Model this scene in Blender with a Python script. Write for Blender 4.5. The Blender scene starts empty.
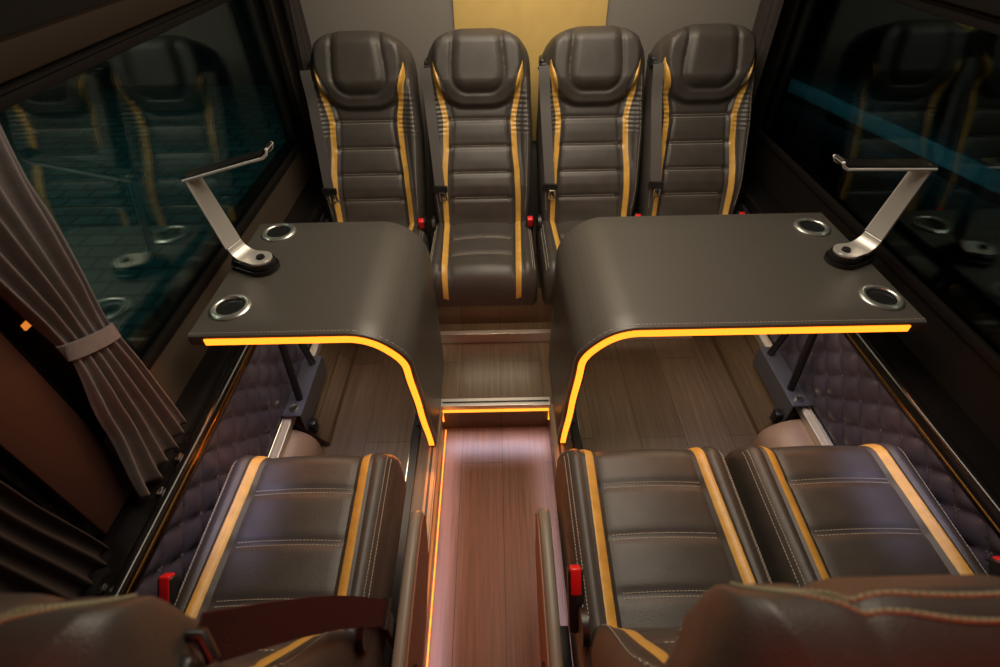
import bpy, bmesh, math, random
from mathutils import Vector, Matrix
random.seed(7)
PI = math.pi
scene = bpy.context.scene
COL = scene.collection

# ------------------------------------------------------------------ materials
def new_mat(name):
    m = bpy.data.materials.new(name); m.use_nodes = True
    nt = m.node_tree; b = nt.nodes['Principled BSDF']
    return m, nt, b

def N(nt, t, **kw):
    n = nt.nodes.new(t)
    for k, v in kw.items(): setattr(n, k, v)
    return n

def plain(name, col, rough=0.5, metal=0.0, noise=0.0, nscale=40, bump=0.0, bscale=200, coat=0.0, spec=0.5):
    m, nt, b = new_mat(name)
    b.inputs['Base Color'].default_value = (*col, 1)
    b.inputs['Roughness'].default_value = rough
    b.inputs['Metallic'].default_value = metal
    b.inputs['Specular IOR Level'].default_value = spec
    if coat: b.inputs['Coat Weight'].default_value = coat; b.inputs['Coat Roughness'].default_value = 0.15
    tc = N(nt, 'ShaderNodeTexCoord')
    if noise:
        n = N(nt, 'ShaderNodeTexNoise'); n.inputs['Scale'].default_value = nscale; n.inputs['Detail'].default_value = 5
        r = N(nt, 'ShaderNodeValToRGB')
        r.color_ramp.elements[0].position = .3; r.color_ramp.elements[1].position = .7
        r.color_ramp.elements[0].color = (*[c*(1-noise) for c in col], 1)
        r.color_ramp.elements[1].color = (*[min(1, c*(1+noise)) for c in col], 1)
        nt.links.new(tc.outputs['Object'], n.inputs['Vector'])
        nt.links.new(n.outputs['Fac'], r.inputs['Fac']); nt.links.new(r.outputs['Color'], b.inputs['Base Color'])
    if bump:
        n = N(nt, 'ShaderNodeTexNoise'); n.inputs['Scale'].default_value = bscale; n.inputs['Detail'].default_value = 3
        bp = N(nt, 'ShaderNodeBump'); bp.inputs['Strength'].default_value = bump; bp.inputs['Distance'].default_value = .002
        nt.links.new(tc.outputs['Object'], n.inputs['Vector'])
        nt.links.new(n.outputs['Fac'], bp.inputs['Height']); nt.links.new(bp.outputs['Normal'], b.inputs['Normal'])
    return m

def emit(name, col, strength):
    m = bpy.data.materials.new(name); m.use_nodes = True
    nt = m.node_tree; nt.nodes.clear()
    e = N(nt, 'ShaderNodeEmission'); e.inputs['Color'].default_value = (*col, 1); e.inputs['Strength'].default_value = strength
    o = N(nt, 'ShaderNodeOutputMaterial'); nt.links.new(e.outputs[0], o.inputs[0])
    return m

def wood(name, c1, c2, rough, plank=.17, length=1.1, spec=.5):
    m, nt, b = new_mat(name)
    tc = N(nt, 'ShaderNodeTexCoord')
    mp = N(nt, 'ShaderNodeMapping'); mp.inputs['Rotation'].default_value = (0, 0, PI/2)
    nt.links.new(tc.outputs['Object'], mp.inputs['Vector'])
    br = N(nt, 'ShaderNodeTexBrick'); br.offset = .37
    br.inputs['Color1'].default_value = (*c1, 1); br.inputs['Color2'].default_value = (*c2, 1)
    br.inputs['Mortar'].default_value = (*[c*.35 for c in c1], 1)
    br.inputs['Scale'].default_value = 1; br.inputs['Mortar Size'].default_value = .0012
    br.inputs['Brick Width'].default_value = length; br.inputs['Row Height'].default_value = plank
    nt.links.new(mp.outputs[0], br.inputs['Vector'])
    mg = N(nt, 'ShaderNodeMapping'); mg.inputs['Scale'].default_value = (60, 2.2, 60)
    nt.links.new(tc.outputs['Object'], mg.inputs['Vector'])
    ns = N(nt, 'ShaderNodeTexNoise'); ns.inputs['Scale'].default_value = 1.6; ns.inputs['Detail'].default_value = 8; ns.inputs['Roughness'].default_value = .65
    nt.links.new(mg.outputs[0], ns.inputs['Vector'])
    rp = N(nt, 'ShaderNodeValToRGB'); rp.color_ramp.elements[0].position = .33; rp.color_ramp.elements[1].position = .72
    rp.color_ramp.elements[0].color = (.60, .58, .57, 1); rp.color_ramp.elements[1].color = (1.25, 1.23, 1.2, 1)
    nt.links.new(ns.outputs['Fac'], rp.inputs['Fac'])
    mx = N(nt, 'ShaderNodeMix', data_type='RGBA', blend_type='MULTIPLY'); mx.inputs['Factor'].default_value = .8
    nt.links.new(br.outputs['Color'], mx.inputs['A']); nt.links.new(rp.outputs['Color'], mx.inputs['B'])
    nt.links.new(mx.outputs['Result'], b.inputs['Base Color'])
    b.inputs['Roughness'].default_value = rough; b.inputs['Specular IOR Level'].default_value = spec
    bp = N(nt, 'ShaderNodeBump'); bp.inputs['Strength'].default_value = .25; bp.inputs['Distance'].default_value = .001
    nt.links.new(ns.outputs['Fac'], bp.inputs['Height']); nt.links.new(bp.outputs['Normal'], b.inputs['Normal'])
    return m

def weave(name, col, rough):
    """fine embossed weave on vinyl (table covering)"""
    m, nt, b = new_mat(name)
    b.inputs['Base Color'].default_value = (*col, 1); b.inputs['Roughness'].default_value = rough
    tc = N(nt, 'ShaderNodeTexCoord')
    mp = N(nt, 'ShaderNodeMapping'); mp.inputs['Rotation'].default_value = (0, 0, PI/4)
    ck = N(nt, 'ShaderNodeTexChecker'); ck.inputs['Scale'].default_value = 330
    ck.inputs['Color1'].default_value = (*[c*1.12 for c in col], 1); ck.inputs['Color2'].default_value = (*[c*.88 for c in col], 1)
    nt.links.new(tc.outputs['Object'], mp.inputs['Vector']); nt.links.new(mp.outputs[0], ck.inputs['Vector'])
    nt.links.new(ck.outputs['Color'], b.inputs['Base Color'])
    n = N(nt, 'ShaderNodeTexNoise'); n.inputs['Scale'].default_value = 260
    bp = N(nt, 'ShaderNodeBump'); bp.inputs['Strength'].default_value = .15; bp.inputs['Distance'].default_value = .001
    nt.links.new(tc.outputs['Object'], n.inputs['Vector']); nt.links.new(n.outputs['Fac'], bp.inputs['Height'])
    nt.links.new(bp.outputs['Normal'], b.inputs['Normal'])
    return m

def glass(name, tint, refl):
    m = bpy.data.materials.new(name); m.use_nodes = True
    nt = m.node_tree; nt.nodes.clear()
    t = N(nt, 'ShaderNodeBsdfTransparent'); t.inputs['Color'].default_value = (*tint, 1)
    g = N(nt, 'ShaderNodeBsdfGlossy'); g.inputs['Roughness'].default_value = .015
    lw = N(nt, 'ShaderNodeFresnel'); lw.inputs['IOR'].default_value = 1.5
    ad = N(nt, 'ShaderNodeMath', operation='MULTIPLY'); ad.inputs[1].default_value = refl
    mx = N(nt, 'ShaderNodeMixShader'); o = N(nt, 'ShaderNodeOutputMaterial')
    nt.links.new(lw.outputs[0], ad.inputs[0]); nt.links.new(ad.outputs[0], mx.inputs[0])
    nt.links.new(t.outputs[0], mx.inputs[1]); nt.links.new(g.outputs[0], mx.inputs[2]); nt.links.new(mx.outputs[0], o.inputs[0])
    return m

def cobbles(name):
    m, nt, b = new_mat(name)
    tc = N(nt, 'ShaderNodeTexCoord')
    br = N(nt, 'ShaderNodeTexBrick'); br.inputs['Scale'].default_value = 1
    br.inputs['Color1'].default_value = (.10, .13, .13, 1); br.inputs['Color2'].default_value = (.16, .19, .18, 1)
    br.inputs['Mortar'].default_value = (.03, .035, .035, 1)
    br.inputs['Brick Width'].default_value = .34; br.inputs['Row Height'].default_value = .20; br.inputs['Mortar Size'].default_value = .02
    ns = N(nt, 'ShaderNodeTexNoise'); ns.inputs['Scale'].default_value = 3; ns.inputs['Detail'].default_value = 6
    mx = N(nt, 'ShaderNodeMix', data_type='RGBA', blend_type='MULTIPLY'); mx.inputs['Factor'].default_value = .7
    nt.links.new(tc.outputs['Object'], br.inputs['Vector']); nt.links.new(tc.outputs['Object'], ns.inputs['Vector'])
    nt.links.new(br.outputs['Color'], mx.inputs['A']); nt.links.new(ns.outputs['Fac'], mx.inputs['B'])
    nt.links.new(mx.outputs['Result'], b.inputs['Base Color']); b.inputs['Roughness'].default_value = .7
    return m

M = dict(
    leather=plain('charcoal_leather', (.050, .043, .037), .44, noise=.12, nscale=25, bump=.35, bscale=420),
    gold=plain('gold_leather', (.60, .335, .065), .36, noise=.14, nscale=30, bump=.35, bscale=260),
    goldwall=plain('gold_wall_leather', (.64, .44, .145), .55, noise=.05, nscale=14, bump=.2, bscale=200),
    thread=plain('stitch_thread', (.50, .46, .38), .8),
    seam=plain('seam_thread', (.30, .27, .16), .8),
    strap=plain('red_lit_webbing', (.055, .007, .006), .75, bump=.5, bscale=500),
    shell=plain('seat_back_shell', (.03, .028, .027), .5, bump=.2, bscale=300),
    plastic=plain('grey_plastic', (.20, .185, .145), .42, bump=.15, bscale=350),
    tan=plain('amber_lit_shield', (.20, .085, .045), .45, bump=.25, bscale=350),
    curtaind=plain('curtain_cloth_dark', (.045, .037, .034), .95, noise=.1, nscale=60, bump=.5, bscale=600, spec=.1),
    blackp=plain('black_plastic', (.012, .012, .013), .38),
    red=plain('red_button', (.72, .012, .015), .35),
    belt=plain('belt_webbing', (.085, .075, .070), .7, bump=.5, bscale=500),
    frame=plain('seat_frame_steel', (.03, .03, .032), .45, metal=.6),
    tabletop=weave('table_vinyl', (.072, .066, .056), .42),
    chrome=plain('chrome', (.80, .79, .76), .12, metal=1.0),
    silver=plain('brushed_silver', (.72, .69, .64), .38, metal=.65),
    dark_cup=plain('cup_well', (.03, .032, .032), .12, metal=.5),
    ring=plain('cup_ring_metal', (.55, .57, .53), .28, metal=.85),
    alu=plain('aluminium_profile', (.72, .68, .62), .33, metal=.75),
    bronze=plain('bronze_profile', (.30, .20, .13), .42, metal=.6),
    cream=plain('cream_rail', (.62, .56, .47), .45),
    bluegrey=plain('bluegrey_steel', (.14, .145, .18), .36, metal=.5),
    blackm=plain('black_steel', (.010, .010, .012), .3),
    gloss=plain('gloss_black_trim', (.008, .007, .007), .22),
    brass=plain('brass_glint', (.50, .25, .06), .22, metal=1.0),
    quilt=plain('quilted_leather', (.066, .056, .080), .38, bump=.3, bscale=380),
    qthread=plain('quilt_thread', (.20, .17, .19), .8),
    wallgrey=plain('taupe_wall_fabric', (.20, .182, .16), .8, bump=.4, bscale=500),
    railbrown=plain('brown_rail_cover', (.022, .013, .008), .7, spec=.15),
    bright=plain('polished_edge', (.88, .86, .82), .30, metal=.35),
    glint=emit('glint_amber', (.75, .22, .03), 1.0),
    wallbrown=plain('brown_wall_panel', (.060, .043, .030), .5, bump=.15, bscale=300),
    walldark=plain('dark_wall_panel', (.008, .006, .005), .75, spec=.12),
    pillar=plain('brown_pillar_cover', (.040, .012, .007), .6, bump=.2, bscale=300),
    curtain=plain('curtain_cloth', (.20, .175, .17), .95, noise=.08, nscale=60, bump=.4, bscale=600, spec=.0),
    duct=plain('beige_duct_cover', (.36, .24, .17), .34, bump=.1, bscale=200),
    woodfl=wood('platform_planks', (.105, .070, .040), (.145, .100, .060), .33),
    woodaisle=wood('aisle_planks', (.150, .058, .027), (.185, .078, .040), .42, plank=.16, spec=.22),
    ceiling=plain('ceiling_lining', (.02, .017, .016), .85),
    led=emit('amber_led', (3.0, .66, .04), 1.0),
    ledthin=emit('amber_led_thin', (2.4, .68, .06), 1.0),
    glass=glass('tinted_glass', (.70, .82, .80), .75),
    glassr=glass('tinted_glass_dark', (.34, .44, .44), .55),
    cobble=cobbles('wet_cobbles'),
    kerb=plain('pale_kerb', (.35, .42, .42), .7, noise=.3, nscale=8),
    dim=plain('dark_facade', (.02, .025, .025), .8, noise=.4, nscale=3),
)

# ------------------------------------------------------------------ object helpers
def meshobj(name, verts, faces, mat, parent=None, smooth=True):
    me = bpy.data.meshes.new(name)
    me.from_pydata([tuple(v) for v in verts], [], faces); me.update()
    bm = bmesh.new(); bm.from_mesh(me)
    bmesh.ops.recalc_face_normals(bm, faces=bm.faces); bm.to_mesh(me); bm.free()
    if smooth:
        for p in me.polygons: p.use_smooth = True
        try: me.set_sharp_from_angle(angle=math.radians(42))
        except Exception: pass
    me.materials.append(mat)
    o = bpy.data.objects.new(name, me); COL.objects.link(o)
    if parent: o.parent = parent
    return o

class MB:
    """collects shapes into ONE mesh"""
    def __init__(s): s.v = []; s.f = []
    def add(s, v, f):
        b = len(s.v); s.v += [tuple(x) for x in v]; s.f += [tuple(i+b for i in q) for q in f]; return s
    def box(s, x0, x1, y0, y1, z0, z1, bev=0.0, seg=2, mtx=None):
        bm = bmesh.new(); bmesh.ops.create_cube(bm, size=1)
        for v in bm.verts:
            v.co = Vector(((x0+x1)/2+v.co.x*(x1-x0), (y0+y1)/2+v.co.y*(y1-y0), (z0+z1)/2+v.co.z*(z1-z0)))
        if bev: bmesh.ops.bevel(bm, geom=bm.edges[:], offset=bev, segments=seg, affect='EDGES', profile=.5)
        if mtx is not None: bm.transform(mtx)
        bm.verts.index_update()
        s.add([v.co[:] for v in bm.verts], [[v.index for v in f.verts] for f in bm.faces]); bm.free(); return s
    def tube(s, pts, r, n=12, caps=True):
        pts = [Vector(p) for p in pts]; rs = r if isinstance(r, (list, tuple)) else [r]*len(pts)
        V = []; F = []; up = None
        for i, p in enumerate(pts):
            t = (pts[min(i+1, len(pts)-1)]-pts[max(i-1, 0)]).normalized()
            if up is None: up = Vector((0, 0, 1)) if abs(t.z) < .9 else Vector((1, 0, 0))
            a = (up-t*up.dot(t)).normalized(); up = a; b = t.cross(a)
            for k in range(n):
                q = 2*PI*k/n; V.append(p+a*(math.cos(q)*rs[i])+b*(math.sin(q)*rs[i]))
        for i in range(len(pts)-1):
            for k in range(n): F.append((i*n+k, i*n+(k+1) % n, (i+1)*n+(k+1) % n, (i+1)*n+k))
        if caps: F.append(tuple(range(n))[::-1]); F.append(tuple((len(pts)-1)*n+k for k in range(n)))
        return s.add(V, F)
    def lathe(s, prof, c, n=40, closed=True):
        V = []; F = []; m = len(prof)
        for k in range(n):
            q = 2*PI*k/n
            for r, z in prof: V.append((c[0]+r*math.cos(q), c[1]+r*math.sin(q), c[2]+z))
        for k in range(n):
            for i in range(m if closed else m-1):
                F.append((k*m+i, k*m+(i+1) % m, ((k+1) % n)*m+(i+1) % m, ((k+1) % n)*m+i))
        return s.add(V, F)
    def ribbon(s, pts, wdir, w, th):
        """flat strap with thickness along pts; wdir is one vector or one per point; w one value or one per point"""
        pts = [Vector(p) for p in pts]; V = []; F = []
        for i, p in enumerate(pts):
            t = (pts[min(i+1, len(pts)-1)]-pts[max(i-1, 0)]).normalized()
            wd = Vector(wdir[i] if isinstance(wdir, list) else wdir); wd = (wd-t*wd.dot(t)).normalized()
            n = t.cross(wd).normalized(); ww = (w[i] if isinstance(w, list) else w)/2
            V += [p+wd*ww+n*th/2, p-wd*ww+n*th/2, p-wd*ww-n*th/2, p+wd*ww-n*th/2]
        for i in range(len(pts)-1):
            for k in range(4): F.append((i*4+k, i*4+(k+1) % 4, i*4+4+(k+1) % 4, i*4+4+k))
        e = (len(pts)-1)*4; F += [(3, 2, 1, 0), (e, e+1, e+2, e+3)]
        return s.add(V, F)
    def prism(s, outline, axis, a0, a1):
        """outline: 2-D points; axis x -> (y,z) points, y -> (x,z), z -> (x,y)"""
        def P(p, a): return (a, p[0], p[1]) if axis == 'x' else ((p[0], a, p[1]) if axis == 'y' else (p[0], p[1], a))
        n = len(outline)
        V = [P(p, a0) for p in outline]+[P(p, a1) for p in outline]
        F = [tuple(range(n))[::-1], tuple(range(n, 2*n))]+[(k, (k+1) % n, n+(k+1) % n, n+k) for k in range(n)]
        return s.add(V, F)
    def build(s, name, mat, parent=None, smooth=True): return meshobj(name, s.v, s.f, mat, parent, smooth)

def join_into(o, mb, mat):
    """adds surface detail to o's own mesh with a second material"""
    me2 = bpy.data.meshes.new('detail'); me2.from_pydata(mb.v, [], mb.f); me2.update()
    o.data.materials.append(mat); k = len(o.data.materials)-1
    bm = bmesh.new(); bm.from_mesh(o.data); n = len(bm.faces); bm.from_mesh(me2); bm.faces.ensure_lookup_table()
    for f in bm.faces[n:]: f.material_index = k
    bm.to_mesh(o.data); bm.free(); bpy.data.meshes.remove(me2); return o
def tag(o, label=None, cat=None, group=None, kind=None):
    if label: o['label'] = label
    if cat: o['category'] = cat
    if group: o['group'] = group
    if kind: o['kind'] = kind
    return o
def empty(name, loc=(0, 0, 0), rz=0):
    o = bpy.data.objects.new(name, None); COL.objects.link(o); o.location = loc; o.rotation_euler = (0, 0, rz)
    o.empty_display_size = .05; return o
def copy_tree(o, parent=None):
    c = o.copy(); COL.objects.link(c)
    if parent: c.parent = parent
    for ch in [x for x in scene.objects if x.parent == o]: copy_tree(ch, c)
    return c
def struct(name, mb, mat, label, smooth=False):
    o = mb.build(name, mat, None, smooth); return tag(o, label, 'interior structure', None, 'structure')
def bevel_mod(o, w=.003, seg=2):
    b = o.modifiers.new('bevel', 'BEVEL'); b.width = w; b.segments = seg; b.limit_method = 'ANGLE'; b.angle_limit = math.radians(40); return o

def sstep(a, b, x):
    t = max(0., min(1., (x-a)/(b-a))); return t*t*(3-2*t)
def interp(tab, x):
    if x <= tab[0][0]: return tab[0][1]
    for (x0, y0), (x1, y1) in zip(tab, tab[1:]):
        if x <= x1:
            t = (x-x0)/(x1-x0); t = t*t*(3-2*t)*.5+t*.5; return y0+(y1-y0)*t
    return tab[-1][1]
def rbox(x, y, hx, hy, r):
    dx = abs(x)-hx+r; dy = abs(y)-hy+r
    return math.hypot(max(dx, 0), max(dy, 0))+min(max(dx, dy), 0)-r

# ------------------------------------------------------------------ padded seat panels
def pad(rows, hw, stripe, height, edge, back, to3, cols=(11, 5, 26)):
    """A padded panel. rows: list of l; hw(l) half width; stripe(l)->(centre, width); height(x,l) puff;
    edge(x,l,hw) drop at the border; back(x,l) rear surface; to3(x,l,n)->point.
    Returns (leather verts, faces), [stripe (verts, faces) x2]"""
    nA, nS, nC = cols
    rowsx = []; tags = None
    for l in rows:
        h = hw(l); c, w = stripe(l); c = min(c, h*.86); w = min(w, h*.1)
        br = [-h, -c-w/2, -c+w/2, c-w/2, c+w/2, h]; cnt = [nA, nS, nC, nS, nA]
        xs = []; tg = []
        for i in range(5):
            for k in range(cnt[i]):
                t = k/cnt[i]
                if i == 0: t = t**1.5
                if i == 4: t = 1-(1-t)**1.5
                xs.append(br[i]+(br[i+1]-br[i])*t); tg.append(i)
        xs.append(br[5]); rowsx.append(xs); tags = tg
    nc = len(rowsx[0]); V = []
    for l, xs in zip(rows, rowsx):
        h = hw(l); c, w = stripe(l); c = min(c, h*.86)
        for j, x in enumerate(xs):
            n = height(x, l)-edge(x, l, h)
            d = abs(x)-c
            if w > .006:
                n += .0045*max(0, 1-(d/(w/2))**2)*(1 if abs(d) < w/2 else 0)
                n -= .004*math.exp(-((abs(d)-w/2)/.006)**2)
            V.append(to3(x, l, n))
    nf = len(V)
    for l, xs in zip(rows, rowsx):
        for x in xs: V.append(to3(x, l, back(x, l)))
    main = []; st = [[], []]; nr = len(rows)
    for i in range(nr-1):
        gold = stripe(rows[i])[1] > .004 or stripe(rows[i+1])[1] > .004
        for j in range(nc-1):
            q = (i*nc+j, i*nc+j+1, (i+1)*nc+j+1, (i+1)*nc+j)
            if gold and tags[j] in (1, 3): st[0 if tags[j] == 1 else 1].append(q)
            else: main.append(q)
            main.append(tuple(nf+k for k in q[::-1]))
        for j in (0, nc-1): main.append((i*nc+j, (i+1)*nc+j, nf+(i+1)*nc+j, nf+i*nc+j))
    for i in (0, nr-1):
        for j in range(nc-1): main.append((i*nc+j, i*nc+j+1, nf+i*nc+j+1, nf+i*nc+j))
    out = []
    for fs in st:
        ids = sorted({k for q in fs for k in q}); mp = {k: a for a, k in enumerate(ids)}
        out.append(([V[k] for k in ids], [tuple(mp[k] for k in q) for q in fs]))
    return (V, main), out

def stitches(paths, surf, dash=.0050, gap=.0028, th=.0015):
    """dashed thread along (x,l) polylines lying on surf(x,l,lift)"""
    mb = MB()
    for pth in paths:
        seglen = [math.hypot(b[0]-a[0], b[1]-a[1]) for a, b in zip(pth, pth[1:])]
        tot = sum(seglen)
        def at(s):
            for (a, b), L in zip(zip(pth, pth[1:]), seglen):
                if s <= L or (a, b) == (pth[-2], pth[-1]): t = min(1, s/max(L, 1e-9)); return (a[0]+(b[0]-a[0])*t, a[1]+(b[1]-a[1])*t)
                s -= L
        s = 0
        while s+dash < tot:
            pts = [Vector(surf(*at(s+dash*k/2), .0008)) for k in range(3)]
            mb.tube(pts, th/2*1.1, n=5); s += dash+gap
    return mb

CW = .212           # cushion half width, depth in front of the crease
HC = .45                     # cushion height above the seat's base
def cushion_parts(root, CD, DROP):
    y0 = .06
    L = CD+y0
    def hw(l):
        t = max(0, (l-(L-.05))/.05); return CW-.018*t*t*t
    def stripe(l): return (interp([(0, .150), (L, .138)], l), .036)
    rows_st = [L-.145, L-.270, L-.392] if CD > .4 else [L-.15, L-.27]
    def height(x, l):
        h = .018*sstep(.115, .175, abs(x))+.012*l/L
        h += .010*(1-(x/.13)**2) if abs(x) < .13 else 0
        if abs(x) < .135:
            m = sstep(.135, .118, abs(x))
            for r in rows_st: h -= .006*m*math.exp(-((l-r)/.011)**2)
        return h
    def edge(x, l, h):
        e = max(0, min(1, 1-(h-abs(x))/.045)); d = .065*(1-math.sqrt(max(0, 1-e*e)))
        f = max(0, min(1, 1-(L-l)/.075)); d2 = DROP*(1-math.sqrt(max(0, 1-f*f)))
        return d+d2*(1-.35*d/.065)
    def to3(x, l, n): return (x, y0-l, HC+n)
    def back(x, l): return -DROP-.015
    rows = [L*.78*k/44 for k in range(45)]
    a = L*.78
    rows += [a+(L-a)*(1-(1-k/34)**2.0) for k in range(1, 35)]
    (v, f), st = pad(rows, hw, stripe, height, edge, back, to3)
    cu = meshobj('cushion', v, f, M['leather'], root)
    for sv, sf in st: tag(meshobj('gold_stripe', sv, sf, M['gold'], cu), 'gold leather stripe')
    surf = lambda x, l, lift: to3(x, l, height(x, l)-edge(x, l, hw(l))+lift)
    P = []
    for r in rows_st:
        for o in (-.0052, .0052): P.append([(-.117+.234*k/20, r+o) for k in range(21)])
    for s in (-1, 1):
        for o in (.192, .200): P.append([(s*o, .08+(L-.10)*k/26) for k in range(25)])
    join_into(cu, stitches(P, surf), M['thread'])
    return cu

BL = .715
def backrest_parts(root, rec, seam):
    W = .207
    c, s = math.cos(rec), math.sin(rec)
    def hw(l):
        w = interp([(0, .196), (.12, .205), (.35, .212), (.5, .205), (BL, .198)], l)
        if seam:
            t = max(0, (l-BL+.085)/.085); return w*(1-.30*t**3.2)
        l0 = BL-.15
        if l > l0:
            t = min(1, (l-l0)/.15); w *= (max(0, 1-t**3.0))**(1/2.8)
        return max(w, .02)
    def stripe(l):
        cx = interp([(0, .150), (.1, .150), (.2, .146), (.3, .137), (.40, .133), (.5, .150), (.59, .168), (BL, .172)], l)
        w = interp([(0, .045), (.28, .048), (.40, .058), (.50, .044), (.60, .004), (.61, .0012), (BL, .0012)], l)
        if seam: w = interp([(0, .038), (.28, .040), (.36, .034), (.43, .003), (.45, .0012), (BL, .0012)], l)
        return (cx, w)
    rows_st = [.10, .20, .30, .40]
    def prof(l):
        if seam: return interp([(0, 0), (.15, .012), (.33, .0), (.46, .004), (.545, .060), (.63, .088), (BL, .080)], l)
        return interp([(0, 0), (.15, .022), (.33, .004), (.46, .0), (.54, .030), (.66, .036), (BL, .022)], l)
    def height(x, l):
        h = prof(l)
        below = sstep(.56, .46, l)
        h += below*(.016*sstep(.150, .19, abs(x)) if seam else .036*sstep(.135, .200, abs(x)))
        if abs(x) < .14:
            m = sstep(.14, .118, abs(x))
            for r in rows_st: h -= .007*m*math.exp(-((l-r)/.010)**2)
            for r in (.05, .15, .25, .35): h += .003*m*math.exp(-((l-r)/.03)**2)*(1-(x/.14)**2)
        # head cushion: outer ring and U-shaped centre pad
        d2 = rbox(x, l-.65, .186, .16, .07) if seam else rbox(x, l-.65, .168, .205, .12)
        h += .026*sstep(.010, -.016, d2)
        h -= .004*math.exp(-(d2/.007)**2)*sstep(.60, .5, l)
        hx = .100-.012*sstep(.56, .72, l)
        d1 = rbox(x, l-.65, hx, .155, .062)
        h -= (.004 if seam else .007)*math.exp(-(d1/.0085)**2)
        h += (.004 if seam else .009)*sstep(0, -.035, d1)
        # gathered wrinkles outside the stripes at shoulder height
        ax = abs(x)
        g = sstep(.33, .37, l)*sstep(.52, .48, l)*sstep(.118, .135, ax)*sstep(.207, .19, ax)
        h += .0017*g*math.sin(l*2*PI/.0175+ax*26+1.3*math.sin(l*31))
        return h
    def edge(x, l, h):
        e = max(0, min(1, 1-(h-abs(x))/(.034 if seam else .050))); d = (.055 if seam else .075)*(1-math.sqrt(max(0, 1-e*e)))
        f = max(0, min(1, 1-(BL-l)/(.035 if seam else .05))); d2 = .06*(1-math.sqrt(max(0, 1-f*f)))
        return max(d, d2)
    def back(x, l):
        h = hw(l); e = max(0, min(1, 1-(h-abs(x))/.05)); f = max(0, min(1, 1-(BL-l)/.05))
        return -.125+.025*max(1-math.sqrt(max(0, 1-e*e)), 1-math.sqrt(max(0, 1-f*f)))+.02*sstep(.3, .7, l)
    def to3(x, l, n): return (x, .0+l*s-n*c, HC+.012+l*c+n*s)
    a = BL-.16
    rows = [-.05+(a+.05)*k/150 for k in range(151)]
    rows += [a+.16*min(.9995, 1-(1-k/40)**1.8) for k in range(1, 41)]
    (v, f), st = pad(rows, hw, stripe, height, edge, back, to3, cols=(13, 7, 60))
    bk = meshobj('backrest', v, f, M['leather'], root)
    for sv, sf in st: tag(meshobj('gold_stripe', sv, sf, M['gold'], bk), 'gold leather stripe')
    surf = lambda x, l, lift: to3(x, l, height(x, l)-edge(x, l, hw(l))+lift)
    P = []
    for r in rows_st:
        for o in (-.005, .005): P.append([(-.112+.224*k/20, r+o) for k in range(21)])
    for sg in (-1, 1):
        P.append([(sg*(hw(l)-.022), l) for l in [.05+.5*k/40 for k in range(41)]])
    join_into(bk, stitches(P, surf, dash=.006, gap=.004, th=.0014), M['thread'])
    if seam:   # heavy double seam arching over the head cushion
        sm = MB()
        for o in (0, .012):
            pts = [Vector(surf(-(.158-o*.6)*math.cos(PI*k/72), .634+o+.060*math.sin(PI*k/72)**.8, .0006)) for k in range(73)]
            for a_, b_ in zip(pts, pts[1:]): sm.tube([a_, a_.lerp(b_, .78)], .0021, 6)
        join_into(bk, sm, M['seam'])
    return bk, surf

def buckle(root, x, y, z, tilt=0.0, lean=0.0, back=False):
    """stalk buckle with a red press button"""
    mt = Matrix.Translation((x, y, z)) @ Matrix.Rotation(lean, 4, 'Y') @ Matrix.Rotation(tilt, 4, 'X')
    b = MB().box(-.016, .016, -.013, .013, -.10, .030, .006, 3, mt).build('belt_buckle', M['blackp'], root)
    r = MB().box(-.0115, .0115, -.0085 if back else -.0145, .0145 if back else .0085, -.022 if back else -.008, .0335, .004, 3, mt).build('release_button', M['red'], b)
    tag(r, 'red release button'); tag(b, 'black buckle with red button')

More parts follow.
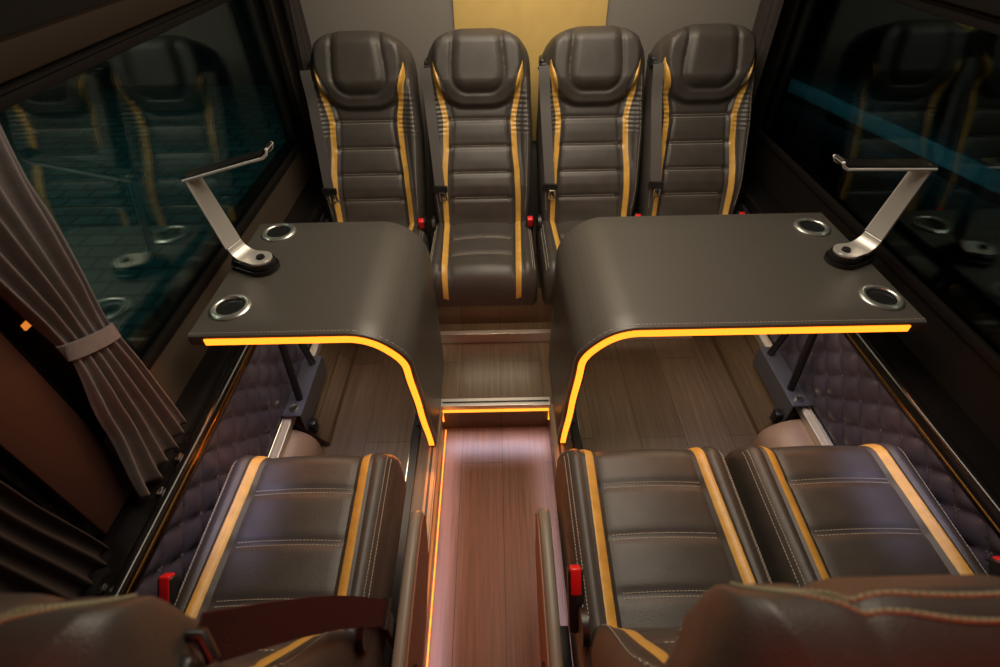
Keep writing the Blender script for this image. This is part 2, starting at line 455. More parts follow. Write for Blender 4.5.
def make_seat(name, rec, front, shield=0, strap_dark=False, buckle_side=1, base_h=0.15):
    root = empty(name)
    cushion_parts(root, .455 if front else .385, .15 if front else .115)
    bk, surf = backrest_parts(root, rec, front)
    c, s = math.cos(rec), math.sin(rec)
    # frame below the cushion
    fb = MB()
    if front:
        fb.box(-.14, .14, -.30, .04, .02, .27, .012); fb.box(-.20, .20, -.34, .06, .262, .286, .008)
        for sx in (-.098, .098): fb.box(sx-.025, sx+.025, -.33, .08, .0, .022, .004)
    else:
        fb.box(-.19, .19, -.20, .10, .25, .286, .008)
    fb.build('seat_frame', M['frame'], root)
    # recliner bracket each side
    for sx in (-1, 1):
        MB().tube([(sx*.198, -.005, HC+.01), (sx*.211, -.005, HC+.01)], .034, 20).build('recliner_hinge', M['blackp'], root)
    # shoulder belt on the sitter's right
    g = Vector(surf(-.199, .60, .0)); gx = -.195
    gp = Vector((gx, g.y-.004, g.z-.004))
    gd = MB()
    gd.box(gx-.012, gx+.028, gp.y-.012, gp.y+.055, gp.z-.020, gp.z+.020, .008, 3)
    gd.tube([(gx-.014, gp.y-.014, gp.z-.012), (gx-.004, gp.y-.03, gp.z+.006), (gx+.03, gp.y-.03, gp.z+.006), (gx+.036, gp.y-.014, gp.z-.012), (gx+.036, gp.y+.02, gp.z-.014)], .0065, 10)
    gd.build('belt_guide', M['blackp'], root)
    if front:
        # strap from shoulder guide down to the anchor beside the cushion
        a = Vector((gx+.008, gp.y-.028, gp.z-.008)); b = Vector((-.226, -.06, HC-.06))
        pts = [a.lerp(b, k/16)+Vector((0, -.012*math.sin(PI*k/16), 0)) for k in range(17)]
        belt = MB().ribbon(pts, [(.12, 1, .2)]*17, .05, .0025).build('seat_belt', M['strap'], root)  # red light on grey webbing is put into the strap colour
        tag(belt, 'belt strap with red light in its colour')
        d = (pts[-1]-pts[-2]).normalized()
        an = MB().ribbon([pts[-1]-d*.012, pts[-1]+d*.012], (.12, 1, .2), .058, .014)
        an.box(-.232, -.218, -.075, -.035, .22, HC-.08, .004); an.build('belt_anchor', M['blackp'], belt)
    else:
        P = []; lo = []
        for k in range(15):
            t = k/14; l = .585-.435*t; x = -.196+.030*t
            p = Vector(surf(-.165, l, 0)); P.append(Vector((x, p.y-.014-.012*math.sin(PI*t), p.z)))
        belt = MB().ribbon(P, [(1, -.12, .0)]*15, .040, .0028).build('seat_belt', M['belt'], root)
        e = P[-1]
        low = [e+Vector((0, 0, -.010)), e+Vector((.004, .012, -.06)), e+Vector((.004, .03, -.12)), e+Vector((.0, .06, -.17))]
        MB().ribbon(low, (1, -.1, 0), .044, .0028).build('lap_strap', M['belt'], belt)
        ck = MB().ribbon([e+Vector((0, -.002, .012)), e+Vector((0, -.002, -.012))], (1, -.12, 0), .058, .012)
        ck.build('strap_collar', M['blackp'], belt)
        tg = MB()
        tx, ty, tz = e.x+.008, e.y-.010, e.z-.014
        for (ax, az, bx, bz) in ((-.011, 0, .011, 0), (-.011, -.034, .011, -.034), (-.011, 0, -.011, -.034), (.011, 0, .011, -.034)):
            tg.tube([(tx+ax, ty, tz+az), (tx+bx, ty, tz+bz)], .0028, 8)
        tag(tg.build('belt_tongue', M['chrome'], belt), 'chrome buckle tongue')
    if buckle_side:
        if front: buckle(root, buckle_side*.212, -.085, HC+.022, .75, 0, True)
        else: buckle(root, buckle_side*.197, -.040, HC+.030, .35, 0)
    if shield:
        x0, x1 = sorted((shield*.234, shield*.264))
        out = [(.20, .045), (.20, .30), (-.20, .315), (-.30, .312), (-.345, .295), (-.362, .262), (-.352, .225), (-.30, .13), (-.15, .055)]
        sh = MB().prism(out, 'x', x0, x1).build('side_shield', M['plastic'], root, False); bevel_mod(sh, .012, 4)
        for p in sh.data.polygons: p.use_smooth = True
        xs = shield*.283
        a2, b2 = sorted((shield*.2635, shield*.2695))
        cv = MB().prism([(.185, .055), (.185, .290), (-.20, .303), (-.295, .300), (-.335, .285), (-.350, .258), (-.340, .228), (-.295, .140), (-.15, .065)], 'x', a2, b2).build('shield_glow_face', M['tan'], sh, False); bevel_mod(cv, .002, 2)  # added plate, its brown is the amber strip light put into colour
        xs = shield*.2705
        MB().tube([(xs-.006*shield, .02, .19), (xs+.006*shield, .02, .19)], .035, 24).build('side_knob', M['blackp'], sh)
        MB().box(min(x0, shield*.20), max(x1-.01, shield*.20) if shield > 0 else shield*.20, -.10, .02, .12, .16, .004).build('shield_bracket', M['frame'], root)
    return root

REC_R, REC_F = math.radians(22), math.radians(24)
rear = make_seat('passenger_seat', REC_R, False)
GR = 'four leather seats in the rear row'
LB = ['gold-striped black seat of the rear row, nearest the window with teal cobbles outside',
      'gold-striped black rear seat whose whole cushion shows between the two tables',
      'gold-striped black rear seat, cushion mostly hidden by the wider table, before the gold panel',
      'gold-striped black seat of the rear row, nearest the black window']
RX = [-.512, -.064, .380, .808]; RCY = 1.880
for i, x in enumerate(RX):
    o = rear if i == 0 else copy_tree(rear)
    o.location = (x, RCY, .15); tag(o, LB[i], 'seat', GR)
# front seats face the rear row; each has its own side trim
FCY = .325
GF = 'leather seats facing the rear row'
def front_seat(x, label, **kw):
    o = make_seat('passenger_seat', REC_F, True, **kw); o.location = (x, FCY, .15); o.rotation_euler = (0, 0, PI)
    return tag(o, label, 'seat', GF)
front_seat(-.483, 'single gold-striped black seat facing the rear row, red-lit coloured strap across it', shield=-1, buckle_side=1)
front_seat(.357, 'aisle-side gold-striped seat of the facing pair, red buckle by the aisle', shield=1, buckle_side=1)
front_seat(.812, 'window-side gold-striped seat of the facing pair, beside the quilted wall', shield=0, buckle_side=-1)

# ------------------------------------------------------------------ tables
TH = .036
def table_profile(xe, xb, xp, zt=.85, zb=.165, r=.135):
    """centre line of the section from outer edge xe, bend toward panel x xp, down to zb"""
    sg = 1 if xp > xe else -1
    pts = [(xe, zt-TH/2)]
    n0 = 14; x1 = xp-sg*r
    for k in range(1, n0+1): pts.append((xe+(x1-xe)*k/n0, zt-TH/2))
    for k in range(1, 15):
        q = PI/2*k/14; pts.append((x1+sg*r*math.sin(q), zt-TH/2-r*(1-math.cos(q))))
    z1 = zt-TH/2-r
    for k in range(1, 17): pts.append((xp, z1+(zb-z1)*k/16))
    return pts, sg

def make_table(name, xe, xp, label, cups, plate_x, yf=.935, yb=1.495):
    root = empty(name, (xp, 1.1, .15))
    off = Vector((-xp, -1.1, -.15))
    prof, sg = table_profile(xe, None, xp)
    L = [0]
    for a, b in zip(prof, prof[1:]): L.append(L[-1]+math.hypot(b[0]-a[0], b[1]-a[1]))
    def front_y(z):
        return yf+interp([(0, .0), (.06, .0), (.16, .018), (.40, .075), (.69, .142)], .85-z)
    nrm = []
    for i in range(len(prof)):
        a = prof[max(0, i-1)]; b = prof[min(len(prof)-1, i+1)]
        dx, dz = b[0]-a[0], b[1]-a[1]; l = math.hypot(dx, dz); nrm.append((-dz/l*sg, dx/l*sg))
    V = []; F = []
    NY = 9; bev = .007
    ring = 0
    for i, ((x, z), (nx, nz)) in enumerate(zip(prof, nrm)):
        f = front_y(z)
        sec = [(TH/2-bev, f), (TH/2-bev*.3, f+bev*.3), (TH/2, f+bev)]
        sec += [(TH/2, f+bev+(yb-f-2*bev)*k/NY) for k in range(1, NY+1)]
        sec += [(TH/2-bev*.3, yb-bev*.3), (TH/2-bev, yb), (-TH/2+bev, yb), (-TH/2, yb-bev), (-TH/2, f+bev), (-TH/2+bev, f)]
        ring = len(sec)
        for n, y in sec: V.append(Vector((x+nx*n, y, z+nz*n))+off)
    for i in range(len(prof)-1):
        for k in range(ring): F.append((i*ring+k, i*ring+(k+1) % ring, (i+1)*ring+(k+1) % ring, (i+1)*ring+k))
    F.append(tuple(range(ring))); F.append(tuple((len(prof)-1)*ring+k for k in range(ring))[::-1])
    top = meshobj('table_top', V, F, M['tabletop'], root)
    # glowing strip along the front edge
    mb = MB(); pts = []
    for (x, z), (nx, nz) in list(zip(prof, nrm)):
        if abs(x-xe) < .03: continue
        pts.append(Vector((x, front_y(z)-.0015, z))+off)
    pts[0] = Vector((xe+sg*.040, front_y(.83)-.0015, .85-TH/2))+off
    wd = [(nx, 0, nz) for (x, z), (nx, nz) in list(zip(prof, nrm))][-len(pts):]
    mb.ribbon(pts, wd, .018, .006)
    tag(mb.build('light_strip', M['led'], top, False), 'glowing amber light strip')
    # stitched seam just behind the front edge
    sm = MB()
    s = MB(); pp = [Vector((x+nx*(TH/2+.0006), front_y(z)+.012, z+nz*(TH/2+.0006)))+off for (x, z), (nx, nz) in zip(prof, nrm)]
    acc = []
    for a, b in zip(pp, pp[1:]):
        n = max(1, int((b-a).length/.009))
        for k in range(n):
            p = a.lerp(b, k/n); q = a.lerp(b, (k+.6)/n); s.tube([p, q], .0008, 5)
    join_into(top, s, M['thread'])
    for cx, cy in cups:
        c = (cx+off.x, cy+off.y, .85+off.z)
        h = MB().lathe([(.036, .0005), (.036, .002), (.0385, .0075), (.043, .0095), (.049, .0085), (.054, .004), (.054, .0003)], c, 48).build('cup_holder', M['ring'], root)
        tag(h, 'chrome rimmed cup holder')
        w = MB().lathe([(.0365, .004), (.0355, .0012), (.034, .0006), (.020, .0006), (.0, .0006)], c, 48, False)
        w.build('cup_well', M['dark_cup'], h)
    # wall bracket plate with two struts
    px, pd = plate_x, (-1 if plate_x < 0 else 1)
    pl = MB()
    pl.box(px-.034, px+.034, 1.075, 1.365, .3425, .3485, .002, 1)
    pl.box(px-pd*.034-.003, px-pd*.034+.003, 1.075, 1.365, .262, .3485, .002, 1)
    pl = pl.add([], [])
    P = MB(); P.add([Vector(v)+off for v in pl.v], pl.f); plate = P.build('mounting_plate', M['bluegrey'], root, False)
    bl = MB().tube([Vector((px-pd*.006, 1.105, .345))+off, Vector((px-pd*.006, 1.105, .359))+off], .013, 16).build('plate_bolt', M['chrome'], plate)
    lug = MB()
    lug.box(px-pd*.052-.012, px-pd*.052+.012, 1.085, 1.115, .235, .285, .004)
    lug2 = MB(); lug2.add([Vector(v)+off for v in lug.v], lug.f); lug2.build('plate_latch', M['blackm'], plate)
    for y in (1.325, 1.15):
        a = Vector((px-pd*.012, y, .3485)); b = Vector((px-pd*.012, 1.225+(y-1.237)*.12, .815))
        MB().tube([a+off, b+off], .0125, 14).build('support_strut', M['blackm'], root)
    return tag(root, label, 'table')

make_table('side_table', -.792, -.258, 'narrower dark vinyl table with amber edge light beside the teal-tinted window', [(-.712, 1.428), (-.723, 1.047)], -.722)
make_table('side_table', 1.082, .222, 'wider dark vinyl table with amber edge light beside the black window', [(1.005, 1.395), (1.020, 1.034)], 1.032)

# ------------------------------------------------------------------ reading lamps
def reading_lamp(loc, rz, label, head_up, head_rz):
    r = empty('reading_lamp', loc, rz)
    # plinth: teardrop
    def tear(k, w, l0, l1):
        out = []
        for i in range(13):
            q = -PI/2+PI*i/12; out.append((l1+w*math.cos(q), w*math.sin(q)))
        for i in range(9):
            q = PI/2+PI*i/8; out.append((l0+w*.8*math.cos(q), w*.8*math.sin(q)))
        return out
    b = MB().prism(tear(0, .046, -.048, .020), 'z', 0, .014); b.prism(tear(0, .039, -.045, .020), 'z', .014, .030)
    base = b.build('lamp_base', M['gloss'], r, False); bevel_mod(base, .003, 2)
    # foot plate bending up into the arm (one bent strap, width across local y)
    pts = []; ws = []
    tip = .052
    for k in range(9):
        q = PI/2*(1-k/8); x = tip-.034*(1-math.sin(q)) if False else tip-.036*(1-math.cos(PI/2*k/8))
        pts.append((tip-.036*k/8, 0, .034)); ws.append(max(.006, 2*.036*math.sqrt(max(0, 1-(1-k/8)**2))))
    for k in range(1, 5): pts.append((.016-.03*k/4, 0, .034)); ws.append(.072-.010*k/4)
    up = Vector((-.20, 0, .98)).normalized(); R = .045
    ang = PI-math.atan2(up.z, -up.x)
    ang = math.atan2(up.z, -up.x)
    for k in range(1, 10):
        q = ang*k/9; pts.append((-.014-R*math.sin(q), 0, .034+R*(1-math.cos(q)))); ws.append(.064-.006*k/9)
    e = Vector(pts[-1])
    foot = MB().ribbon(pts, (0, 1, 0), ws, .007).build('lamp_foot', M['silver'], r, False); bevel_mod(foot, .0015, 2)
    arm_pts = [e+up*(.002+.205*k/8) for k in range(9)]
    arm = MB().ribbon(arm_pts, (0, 1, 0), [.058-.010*k/8 for k in range(9)], .008).build('lamp_arm', M['silver'], r, False); bevel_mod(arm, .0015, 2)
    edge = MB()
    for sy in (-1,):
        edge.tube([p+Vector((0, sy*(.029-.005*k/8), 0)) for k, p in enumerate(arm_pts)], .0035, 8)
    tag(edge.build('arm_rim', M['bright'], arm), 'bright polished rim')
    MB().tube([(.022, 0, .036), (.022, 0, .044)], [.013, .011], 20).build('switch_knob', M['blackp'], foot)
    E = arm_pts[-1]
    MB().tube([E+Vector((0, -.022, 0)), E+Vector((0, .022, 0))], .0095, 16).build('elbow_joint', M['chrome'], r)
    hd = Vector((math.cos(head_up)*math.cos(head_rz), math.cos(head_up)*math.sin(head_rz), math.sin(head_up)))
    side = Vector((-math.sin(head_rz), math.cos(head_rz), 0)); hn = hd.cross(side)
    h0 = E-hd*.014
    hp = [h0+hd*(.235*k/10) for k in range(11)]
    hp += [hp[-1]+hd*.012-hn*(-.007), hp[-1]+hd*.022+hn*.020]
    hp = [Vector(p) for p in hp]
    up_n = hn if hn.z > 0 else -hn
    hp[11] = hp[10]+hd*.012+up_n*.006; hp[12] = hp[10]+hd*.020+up_n*.018
    head = MB().ribbon([p+up_n*.004 for p in hp], side, [.046]*11+[.044, .040], .010).build('lamp_head', M['gloss'], r, False); bevel_mod(head, .002, 2)
    rim = MB()
    for sy in (-1, 1): rim.tube([p+side*(sy*(.0235-(.002 if i > 10 else 0)))+up_n*.0005 for i, p in enumerate(hp)], .0040, 8)
    rim.tube([hp[-1]-side*.021, hp[-1]+side*.021], .0032, 8)
    tag(rim.build('head_rim', M['bright'], head), 'bright polished rim')
    MB().ribbon([p-up_n*.003 for p in hp[1:10]], side, .034, .003).build('lamp_diffuser', M['cream'], head, False)
    return tag(r, label, 'lamp')
reading_lamp((-.712, 1.235, .8506), math.radians(-18), 'silver folding reading lamp with raised head, on the narrower table', math.radians(14), math.radians(18))
reading_lamp((1.020, 1.212, .8506), math.radians(180+16), 'silver folding reading lamp with level head, on the wider table', math.radians(2), math.radians(-14))

# ------------------------------------------------------------------ shell of the coach
CX = .31            # right-hand x = CX - left-hand x
YF, YB = -.75, 2.40
def side_wall(name, right, mat_up, label):
    f = (lambda a, b: (CX-b, CX-a)) if right else (lambda a, b: (a, b))
    mb = MB()
    def B(x0, x1, *r): a, b = f(x0, x1); mb.box(a, b, *r)
    B(-.96, -.775, YF, YB, -.02, .655)
    B(-.96, -.872, YF, YB, .655, .815)
    B(-.96, -.855, .505, .72, .815, 1.43)      # pillar
    B(-.96, -.855, 2.30, YB, .815, 1.43)
    struct(name, mb, mat_up, label)
    mb = MB(); B(-.8545, -.8535, .634, .718, .82, 1.425); struct('trim_%d' % (8 if right else 7), mb, M['walldark'], 'black pillar strip beside the '+('black window' if right else 'tied curtain'))
    mb = MB(); B(-.96, -.855, YF, YB, 1.43, 2.0)
    struct('trim_%d' % (6 if right else 5), mb, M['walldark'], 'black upper wall above the '+('black window' if right else 'teal-tinted window'))
side_wall('wall_left', False, M['wallbrown'], 'dark brown side wall below and around the teal-tinted window')
side_wall('wall_right', True, M['walldark'], 'near-black side wall below and around the black window')
# window header rails
hb = MB().box(-.86, -.825, YF, YB, 1.452, 1.505, .006)
struct('trim_1', hb, M['railbrown'], 'dark brown rail along the top of the teal-tinted window', True)
hb = MB().box(CX+.825, CX+.86, YF, YB, 1.445, 1.500, .006)
struct('trim_2', hb, M['walldark'], 'dark rail along the top of the black window', True)
# glass panes with black gaskets
def window(name, right, y0, y1, mat, label):
    x = CX+.885 if right else -.885
    o = MB().box(x-.003, x+.003, y0-.005, y1+.005, .81, 1.435).build(name, mat, None, False)
    tag(o, label, 'window', None, 'structure')
    g = MB()
    s = -1 if right else 1
    xa, xb = sorted((x+s*.003, x+s*.022))
    g.box(xa, xb, y0, y1, .812, .838, .004); g.box(xa, xb, y0, y1, 1.405, 1.432, .004)
    g.box(xa, xb, y0, y0+.022, .838, 1.405, .004); g.box(xa, xb, y1-.022, y1, .838, 1.405, .004)
    g.build('window_gasket', M['walldark'], o)
window('window_1', False, .722, 2.298, M['glass'], 'long tinted window pane with teal cobbles outside')
window('window_2', True, .722, 2.298, M['glassr'], 'long black tinted window pane with reflections of the seats')
window('window_3', False, YF, .503, M['glassr'], 'dark window pane ahead of the brown pillar and curtain')
window('window_4', True, YF, .503, M['glassr'], 'dark window pane beside the window-side facing seat')
# brown pillar covers
pc = MB().box(-.853, -.838, .500, .632, .685, 1.424, .004).build('pillar_cover', M['pillar'])
tag(pc, 'dark reddish brown pillar cover beside the tied curtain', 'pillar cover')
rl = MB().box(-.8545, -.8495, .676, .700, 1.108, 1.120, .001).build('amber_glint', M['glint']); tag(rl, 'tiny amber marker built as a glowing part between the brown pillar cover and tied curtain', 'reflection')  # orange reflection built as a glowing part, no lamp sits here
pc2 = MB().box(CX+.838, CX+.853, .500, .632, .685, 1.424, .004).build('pillar_cover', M['walldark'])
tag(pc2, 'black pillar cover beside the black window', 'pillar cover')
# sill ledges with trims
for rt in (0, 1):
    X = (lambda x: CX-x) if rt else (lambda x: x)
    a, b = sorted((X(-.872), X(-.762)))
    struct('trim_%d' % (3+rt), MB().box(a, b, YF, YB, .656, .672, .004), M['gloss'], 'gloss black ledge under the black window' if rt else 'gloss black ledge under the teal-tinted window', True)
    a, b = sorted((X(-.776), X(-.748)))
    t = MB().box(a, b, YF, 2.30, .635, .684, .011, 3).build('sill_trim', M['gloss']); t['category'] = 'trim'
    tag(t, 'gloss black sill moulding above the quilted wall by the wider table' if rt else 'gloss black sill moulding with brass glint line, under the tied curtain')
    a, b = sorted((X(-.7495), X(-.7455)))
    tag(MB().box(a, b, YF, 2.30, .648, .664 if rt == 0 else .652, .001).build('brass_glint', M['brass'], t), 'thin brass line painting the orange reflection')  # orange reflection on the gloss moulding drawn as a metal line

def quilt_panel(rt, label):
    X = (lambda x: CX-x) if rt else (lambda x: x)
    V = []; F = []; ny, nz = 300, 40; y0, y1, z0, z1 = YF+.35, 2.2, .350, .634; p = .105
    for i in range(ny+1):
        for j in range(nz+1):
            y = y0+(y1-y0)*i/ny; z = z0+(z1-z0)*j/nz
            a = (y+z)/p; b = (y-z)/p
            h = (abs(math.sin(PI*a))*abs(math.sin(PI*b)))**.45; ed = sstep(0, .016, min(z-z0, z1-z)); h = .75*(1-ed)+h*ed
            V.append((X(-.766+.018*h+.004*(1-(z-z0)/(z1-z0))), y, z))
    for i in range(ny):
        for j in range(nz):
            k = i*(nz+1)+j; F.append((k, k+1, k+nz+2, k+nz+1))
    n = len(V)
    V += [(X(-.7745), y0, z0), (X(-.7745), y0, z1), (X(-.7745), y1, z0), (X(-.7745), y1, z1)]
    F.append((n, n+1, n+3, n+2))
    o = meshobj('quilted_panel', V, F, M['quilt'])
    # thread along the diamond seams
    s = MB()
    for sg in (1, -1):
        k0 = int((y0-1)/p)-2
        for k in range(k0, int((y1+1)/p)+2):
            pts = []
            for j in range(0, 60):
                z = z0+(z1-z0)*j/59; y = k*p-sg*z if sg == 1 else k*p+z
                if y0 < y < y1: pts.append((X(-.7630+.004*(1-(z-z0)/(z1-z0))), y, z))
            for a, b in zip(pts[::2], pts[1::2]): s.tube([a, b], .0011, 4)
    join_into(o, s, M['qthread'])
    return tag(o, label, 'wall panel')
quilt_panel(0, 'dark quilted leather wall panel below the sill, beside the single seat')
quilt_panel(1, 'dark quilted leather wall panel below the sill, beside the facing seat pair')

for rt in (0, 1):
    X = (lambda x: CX-x) if rt else (lambda x: x)
    # aluminium seat rail with cream insert
    a, b = sorted((X(-.774), X(-.722)))
    r = MB().box(a, b, YF, 1.69, .300, .328, .002); ro = r.build('seat_rail', M['alu'], None, False); ro['category'] = 'rail'
    tag(ro, 'aluminium wall rail under the quilted panel at the wider table' if rt else 'aluminium wall rail under the quilted panel at the narrower table')
    a, b = sorted((X(-.7445), X(-.724)))
    MB().box(a, b, YF, 1.69, .3275, .3305, .001).build('rail_insert', M['cream'], ro, False)
    a, b = sorted((X(-.751), X(-.745)))
    MB().box(a, b, YF, 1.69, .327, .342, .002).build('rail_lip', M['chrome'], ro, False)
    # low heating duct along the wall foot
    a, b = sorted((X(-.774), X(-.655)))
    out = [(X(-.774), .150), (X(-.774), .300), (X(-.735), .300), (X(-.690), .235), (X(-.640), .172), (X(-.636), .150)]
    d = MB().prism(out, 'y', 1.09, 1.62).build('heating_duct', M['woodfl'], None, False); bevel_mod(d, .004)
    tag(d, 'brown wood-effect duct along the wall foot under the %s table' % ('wider' if rt else 'narrower'), 'duct')
    # rounded cover in front of the window-side seats
    V = []; F = []; xs = [(-.774, .15), (-.774, .298), (-.745, .300), (-.715, .294), (-.690, .280), (-.668, .258), (-.654, .232), (-.648, .205), (-.646, .15)]
    ys = [.68, .9, 1.01, 1.035, 1.055, 1.065]; sc = [1, 1, 1, .995, .97, .92]
    if rt: xs = [(-.774, .15), (-.774, .298), (-.735, .300), (-.690, .294), (-.655, .280), (-.622, .258), (-.604, .232), (-.596, .205), (-.594, .15)]
    for y, q in zip(ys, sc):
        for x, z in xs: V.append((X(-.774+(x+.774)*q), y, .15+(z-.15)*q))
    n = len(xs)
    for i in range(len(ys)-1):
        for k in range(n): F.append((i*n+k, i*n+(k+1) % n, (i+1)*n+(k+1) % n, (i+1)*n+k))
    F += [tuple(range(n)), tuple((len(ys)-1)*n+k for k in range(n))]
    d = meshobj('footwell_cover', V, F, M['duct'])
    tag(d, 'rounded beige floor cover beside the quilted wall by the %s' % ('facing seat pair' if rt else 'single seat'), 'cover')

# floors
def fl(name, mat, label, *b):
    struct(name, MB().box(*b), mat, label)
AL, AR = -.240, .194
fl('floor', M['woodaisle'], 'sunken aisle floor of reddish wood planks', AL-.01, AR+.01, YF, 1.30, -.03, 0)
fl('floor.001', M['woodfl'], 'raised wood plank floor under the narrower table', -.775, AL, YF, 1.272, -.03, .15)
fl('floor.002', M['woodfl'], 'raised wood plank floor under the wider table', AR, 1.085, YF, 1.272, -.03, .15)
fl('floor.003', M['woodfl'], 'wood plank floor between aisle step and rear seats', -.775, 1.085, 1.272, 1.635, -.03, .15)
fl('floor.004', M['woodfl'], 'wood plank step below the rear seat row', -.775, 1.085, 1.635, YB, -.03, .20)
fl('wall_rear', M['wallgrey'], 'taupe fabric rear wall behind the seats', -.96, CX+.96, YB, YB+.06, -.03, 2.0)
fl('ceiling', M['ceiling'], 'dark ceiling lining', -.96, CX+.96, YF, YB+.06, 2.0, 2.04)
fl('wall_front', M['walldark'], 'dark partition behind the facing seats', -.96, CX+.96, YF-.05, YF, -.03, 2.0)
pl = MB().box(-.735, 1.045, 1.70, 2.30, .201, .395).build('seat_plinth', M['woodfl'], None, False)
tag(pl, 'wood-faced plinth carrying the rear seat row', 'plinth')
gp = MB().box(-.165, .466, YB-.014, YB-.001, .75, 1.9, .006).build('gold_wall_panel', M['goldwall'])
tag(gp, 'plain gold leather panel on the rear wall behind the middle seats', 'wall panel')
# metal nosings
def nos(name, label, mb, mat=M['alu']):
    return tag(mb.build(name, mat, None, False), label, 'edge trim')
n1 = MB().box(AL, AR, 1.262, 1.300, .1505, .1545, .001); n1.box(AL, AR, 1.262, 1.2715, .1335, .1510, .001)
o = nosing = nos('step_nosing', 'aluminium nosing with amber light at the top of the aisle step', n1)
MB().box(AL+.005, AR-.005, 1.276, 1.284, .1546, .1560, .0004).build('grip_strip', M['blackp'], o, False)
n2 = MB().box(-.55, .86, 1.6245, 1.6345, .1505, .203, .001); n2.box(-.55, .86, 1.6245, 1.648, .2005, .2050, .001)
nos('step_nosing', 'aluminium nosing on the low step below the rear seats', n2)
for rt in (0, 1):
    x = AR if rt else AL; s = 1 if rt else -1
    a, b = sorted((x-s*.001, x+s*.030)); c, d = sorted((x+s*.068, x+s*.100)); e, g = sorted((x+s*.034, x+s*.064))
    mb = MB().box(a, b, -.5, 1.262, .1502, .1555, .0015); a2, b2 = sorted((x-s*.001, x-s*.006)); mb.box(a2, b2, -.5, 1.262, .115, .1555, .001)
    o = nos('aisle_edge_profile', 'bronze edge profile between the aisle and the %s' % ('facing seat pair' if rt else 'single seat'), mb, M['bronze'])
    a, b = sorted((x+s*.012, x+s*.020)); MB().box(a, b, -.5, 1.262, .1554, .1570, .0005).build('grip_strip', M['blackp'], o, False)
    q = MB().box(c, d, -.4, 1.30, .1502, .160, .001); h, i = sorted((x+s*.082, x+s*.0835)); 
    o = tag(q.build('floor_track', M['blackm'], None, False), 'black floor track under the %s' % ('facing seat pair' if rt else 'single seat'), 'rail')
    h, i = sorted((x+s*.094, x+s*.099)); MB().box(h, i, -.4, 1.30, .1598, .1635, .001).build('track_lip', M['chrome'], o, False)
    for yy in (1.17, 1.205): MB().tube([(x+s*.076, yy, .160), (x+s*.076, yy, .172)], .011, 14).build('track_bolt', M['blackp'], o)
# aisle light strips
l1 = MB().box(AL+.0065, AL+.0105, -.4, 1.255, .004, .012).build('light_strip', M['ledthin'], None, False)
tag(l1, 'amber light strip along the aisle floor beside the single seat', 'light strip')
l2 = MB().box(AL+.006, AR-.006, 1.2580, 1.2635, .118, .129); l2.box(AL+.0005, AL+.0060, 1.2580, 1.2635, .06, .129); l2.box(AR-.0060, AR-.0005, 1.2580, 1.2635, .06, .129)
tag(l2.build('light_strip', M['ledthin'], nosing, False), 'glowing amber light strip')

# ------------------------------------------------------------------ curtains
def curtain(name, label, x, zs, folds, amp, tie=None, hooks=True, phase=0, mat=None):
    """zs: list of (z, y0, y1) from top to bottom"""
    V = []; F = []; nu = folds*26; rows = []
    zt, zb = zs[0][0], zs[-1][0]; nz = 70
    t0 = [(-z, a) for z, a, b in zs]; t1 = [(-z, b) for z, a, b in zs]
    for j in range(nz+1):
        z = zt+(zb-zt)*j/nz; a, b = interp(t0, -z), interp(t1, -z); w = b-a
        am = amp*(.55+.45*min(1, w/.15)); 
        for i in range(nu+1):
            u = i/nu; q = u*folds*2*PI+phase+.8*math.sin(z*5+u*3)
            sq = math.sin(q); xx = x+am*math.copysign(abs(sq)**.75, sq)+.22*am*math.sin(.6*q+z*4)
            if tie and abs(z-tie) < .10: xx = x+(xx-x)*(.45+.55*abs(z-tie)/.10)+ (0 if x < 0 else 0)
            V.append((xx, a+w*(u+.018*math.cos(q)), z+.006*math.sin(q*.5)*(j == nz)))
    for j in range(nz):
        for i in range(nu): k = j*(nu+1)+i; F.append((k, k+1, k+nu+2, k+nu+1))
    o = meshobj(name, V, F, mat or M['curtain'])
    for p in o.data.polygons: p.use_smooth = True
    sm = o.modifiers.new('solidify', 'SOLIDIFY'); sm.thickness = .003; sm.offset = 0
    if tie:
        a, b = interp(t0, -tie), interp(t1, -tie); cy = (a+b)/2; rx = amp*1.1; ry = (b-a)/2+.006
        pts = [(x+rx*math.cos(q), cy+ry*math.sin(q), tie-.025*math.sin(q)) for q in [2*PI*k/28 for k in range(29)]]
        MB().ribbon(pts, (0, 0, 1), .034, .003).build('tie_band', mat or M['curtain'], o)
    if hooks:
        z, a, b = zs[-1]
        for k in range(2):
            y = a+(b-a)*(.12 if k == 0 else .55); xs = x+(.026 if x < 0 else -.026)
            MB().box(xs-.004, xs+.004, y-.010, y+.010, z-.008, z+.002, .002).build('hem_clip', M['chrome'], o)
    return tag(o, label, 'curtain')
curtain('curtain', 'large taupe curtain gathered by a tie band in front of the brown pillar', -.800, [(1.50, .60, .86), (1.30, .635, .815), (1.04, .665, .775), (.88, .625, .780), (.688, .575, .785)], 5, .013, tie=1.04)
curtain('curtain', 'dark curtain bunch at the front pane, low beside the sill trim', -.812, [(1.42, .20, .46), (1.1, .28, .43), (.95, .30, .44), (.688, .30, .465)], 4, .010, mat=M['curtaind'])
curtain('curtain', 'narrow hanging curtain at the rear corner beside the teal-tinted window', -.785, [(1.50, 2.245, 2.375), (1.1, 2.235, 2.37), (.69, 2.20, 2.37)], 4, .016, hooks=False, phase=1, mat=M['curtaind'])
curtain('curtain', 'narrow hanging curtain at the rear corner beside the black window', CX+.770, [(1.50, 2.225, 2.375), (1.1, 2.215, 2.37), (.69, 2.18, 2.37)], 4, .016, hooks=False, phase=2, mat=M['curtaind'])

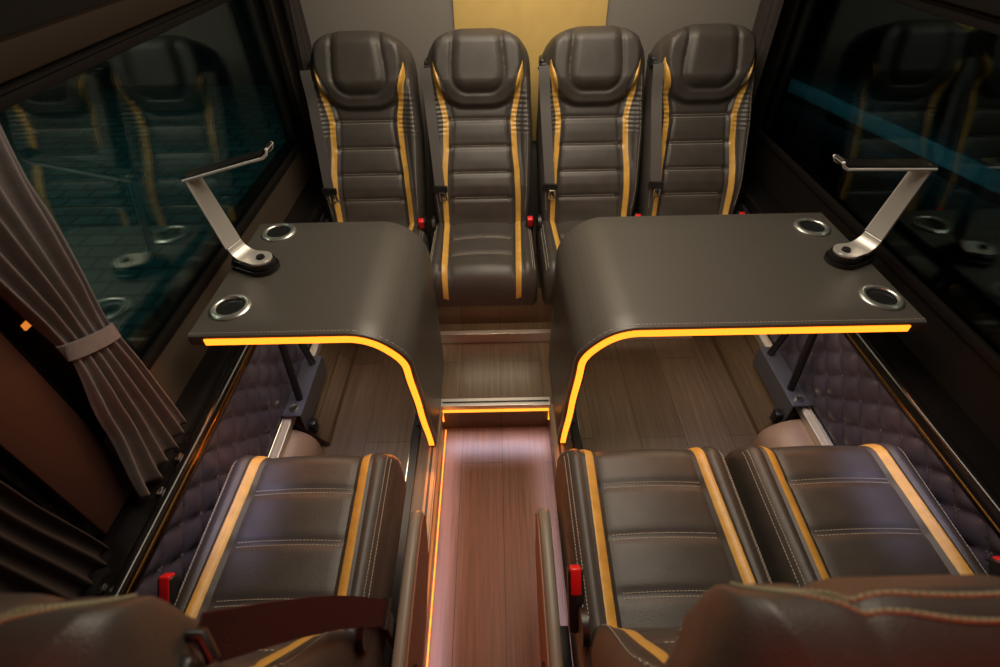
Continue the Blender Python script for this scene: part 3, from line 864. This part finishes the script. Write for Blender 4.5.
# ------------------------------------------------------------------ outside
g = MB().box(-14, 14, -6, 16, -1.0, -.90); tag(g.build('ground', M['cobble'], None, False), 'cobbled pavement outside the windows', 'pavement', None, 'structure')
k = MB()
k.prism([(4.25, 8.9), (4.75, 8.9), (5.75, 4.2), (5.25, 4.2)], 'z', -.899, -.80)
tag(k.build('kerb', M['kerb'], None, False), 'pale teal-lit kerb seen through the black window', 'kerb', None, 'structure')
f = MB().box(-12, -2.2, 9.2, 9.6, -.9, 6); struct('exterior', f, M['dim'], 'dark building front beyond the pavement')

# ------------------------------------------------------------------ lights
def area(name, loc, size, power, col, rot=(0, 0, 0), sy=None, spread=180):
    d = bpy.data.lights.new(name, 'AREA'); d.energy = power; d.color = col
    d.shape = 'RECTANGLE'; d.size = size; d.size_y = sy or size; d.spread = math.radians(spread)
    o = bpy.data.objects.new(name, d); COL.objects.link(o); o.location = loc; o.rotation_euler = rot; return o
area('ceiling_panel', (.15, 1.25, 1.97), .55, 19, (1, .86, .68), sy=1.1)
area('ceiling_spot_rear', (.15, 2.0, 1.95), 1.2, 5.0, (1, .83, .62), sy=.25, rot=(math.radians(12), 0, 0))
area('red_front_light', (.15, -.62, 1.92), 1.3, 1.6, (1, .07, .03), sy=.12, rot=(math.radians(38), 0, 0), spread=70)
# violet step lighting set under the platform edges
V_ = (.76, .86, 1.25)
area('step_light_a', (AL+.012, .40, .14), .012, .58, V_, rot=(0, math.radians(-9), 0), sy=1.6, spread=58)
area('step_light_b', (AR-.012, .40, .14), .012, .58, V_, rot=(0, math.radians(9), 0), sy=1.6, spread=58)
area('step_light_c', (-.02, 1.245, .13), .40, .30, V_, rot=(math.radians(-22), 0, 0), sy=.012, spread=64)
# added warm fill under the tables and rear seats, no lamps there
WU = (1, .80, .55)
area('under_table_fill_a', (-.50, 1.22, .80), .3, 1.4, WU, sy=.4)
area('under_table_fill_b', (.68, 1.22, .80), .5, 2.2, WU, sy=.4)
area('under_seat_fill', (-.02, 1.66, .42), .35, .35, WU, sy=.03, rot=(math.radians(-25), 0, 0))
# cool wash along the quilted walls
area('wall_light_a', (-.66, .95, .79), .04, .36, (.66, .62, 1), sy=.9, rot=(0, math.radians(-12), 0), spread=80)
area('wall_light_b', (CX+.66, .95, .79), .04, .36, (.66, .62, 1), sy=.9, rot=(0, math.radians(12), 0), spread=80)
# amber spill of the table and aisle light strips
AM = (1, .26, .035)
area('table_strip_glow_a', (-.55, .925, .832), .42, .5, AM, rot=(math.radians(-90), 0, 0), sy=.014)
area('table_strip_glow_b', (.66, .925, .832), .76, .65, AM, rot=(math.radians(-90), 0, 0), sy=.014)
area('panel_strip_glow_a', (-.258, .985, .45), .014, .6, AM, rot=(math.radians(-90), 0, 0), sy=.5)
area('panel_strip_glow_b', (.222, .985, .45), .014, .6, AM, rot=(math.radians(-90), 0, 0), sy=.5)
area('aisle_strip_glow', (AL+.014, .40, .010), .010, .5, AM, rot=(0, math.radians(-125), 0), sy=1.5)
# street lighting
area('street_light_a', (-5.0, 5.0, 3.2), 3, 60, (.22, .85, .78), sy=4, spread=130)
area('street_light_b', (5.2, 6.6, 1.5), .4, 7, (.20, .75, .88), sy=4, spread=50)

w = bpy.data.worlds.new('night'); scene.world = w; w.use_nodes = True
w.node_tree.nodes['Background'].inputs['Color'].default_value = (.010, .011, .013, 1)
w.node_tree.nodes['Background'].inputs['Strength'].default_value = .6

# ------------------------------------------------------------------ camera
cam = bpy.data.cameras.new('camera'); co = bpy.data.objects.new('camera', cam); COL.objects.link(co)
cam.sensor_width = 36; cam.lens = 18.0; cam.clip_start = .02
pitch = math.atan(460/500); roll = .020
F_ = Vector((0, math.cos(pitch), -math.sin(pitch))); U_ = Vector((0, math.sin(pitch), math.cos(pitch))); R_ = Vector((1, 0, 0))
r2 = R_*math.cos(roll)-U_*math.sin(roll); u2 = U_*math.cos(roll)+R_*math.sin(roll)
co.matrix_world = Matrix(((r2.x, u2.x, -F_.x, 0), (r2.y, u2.y, -F_.y, 0), (r2.z, u2.z, -F_.z, 1.70), (0, 0, 0, 1)))
cam.dof.use_dof = True; cam.dof.focus_distance = 1.5; cam.dof.aperture_fstop = 3.2
scene.camera = co
scene.view_settings.view_transform = 'Standard'; scene.view_settings.look = 'None'
scene.view_settings.gamma = 1; scene.view_settings.exposure = 0; scene.view_settings.use_curve_mapping = False
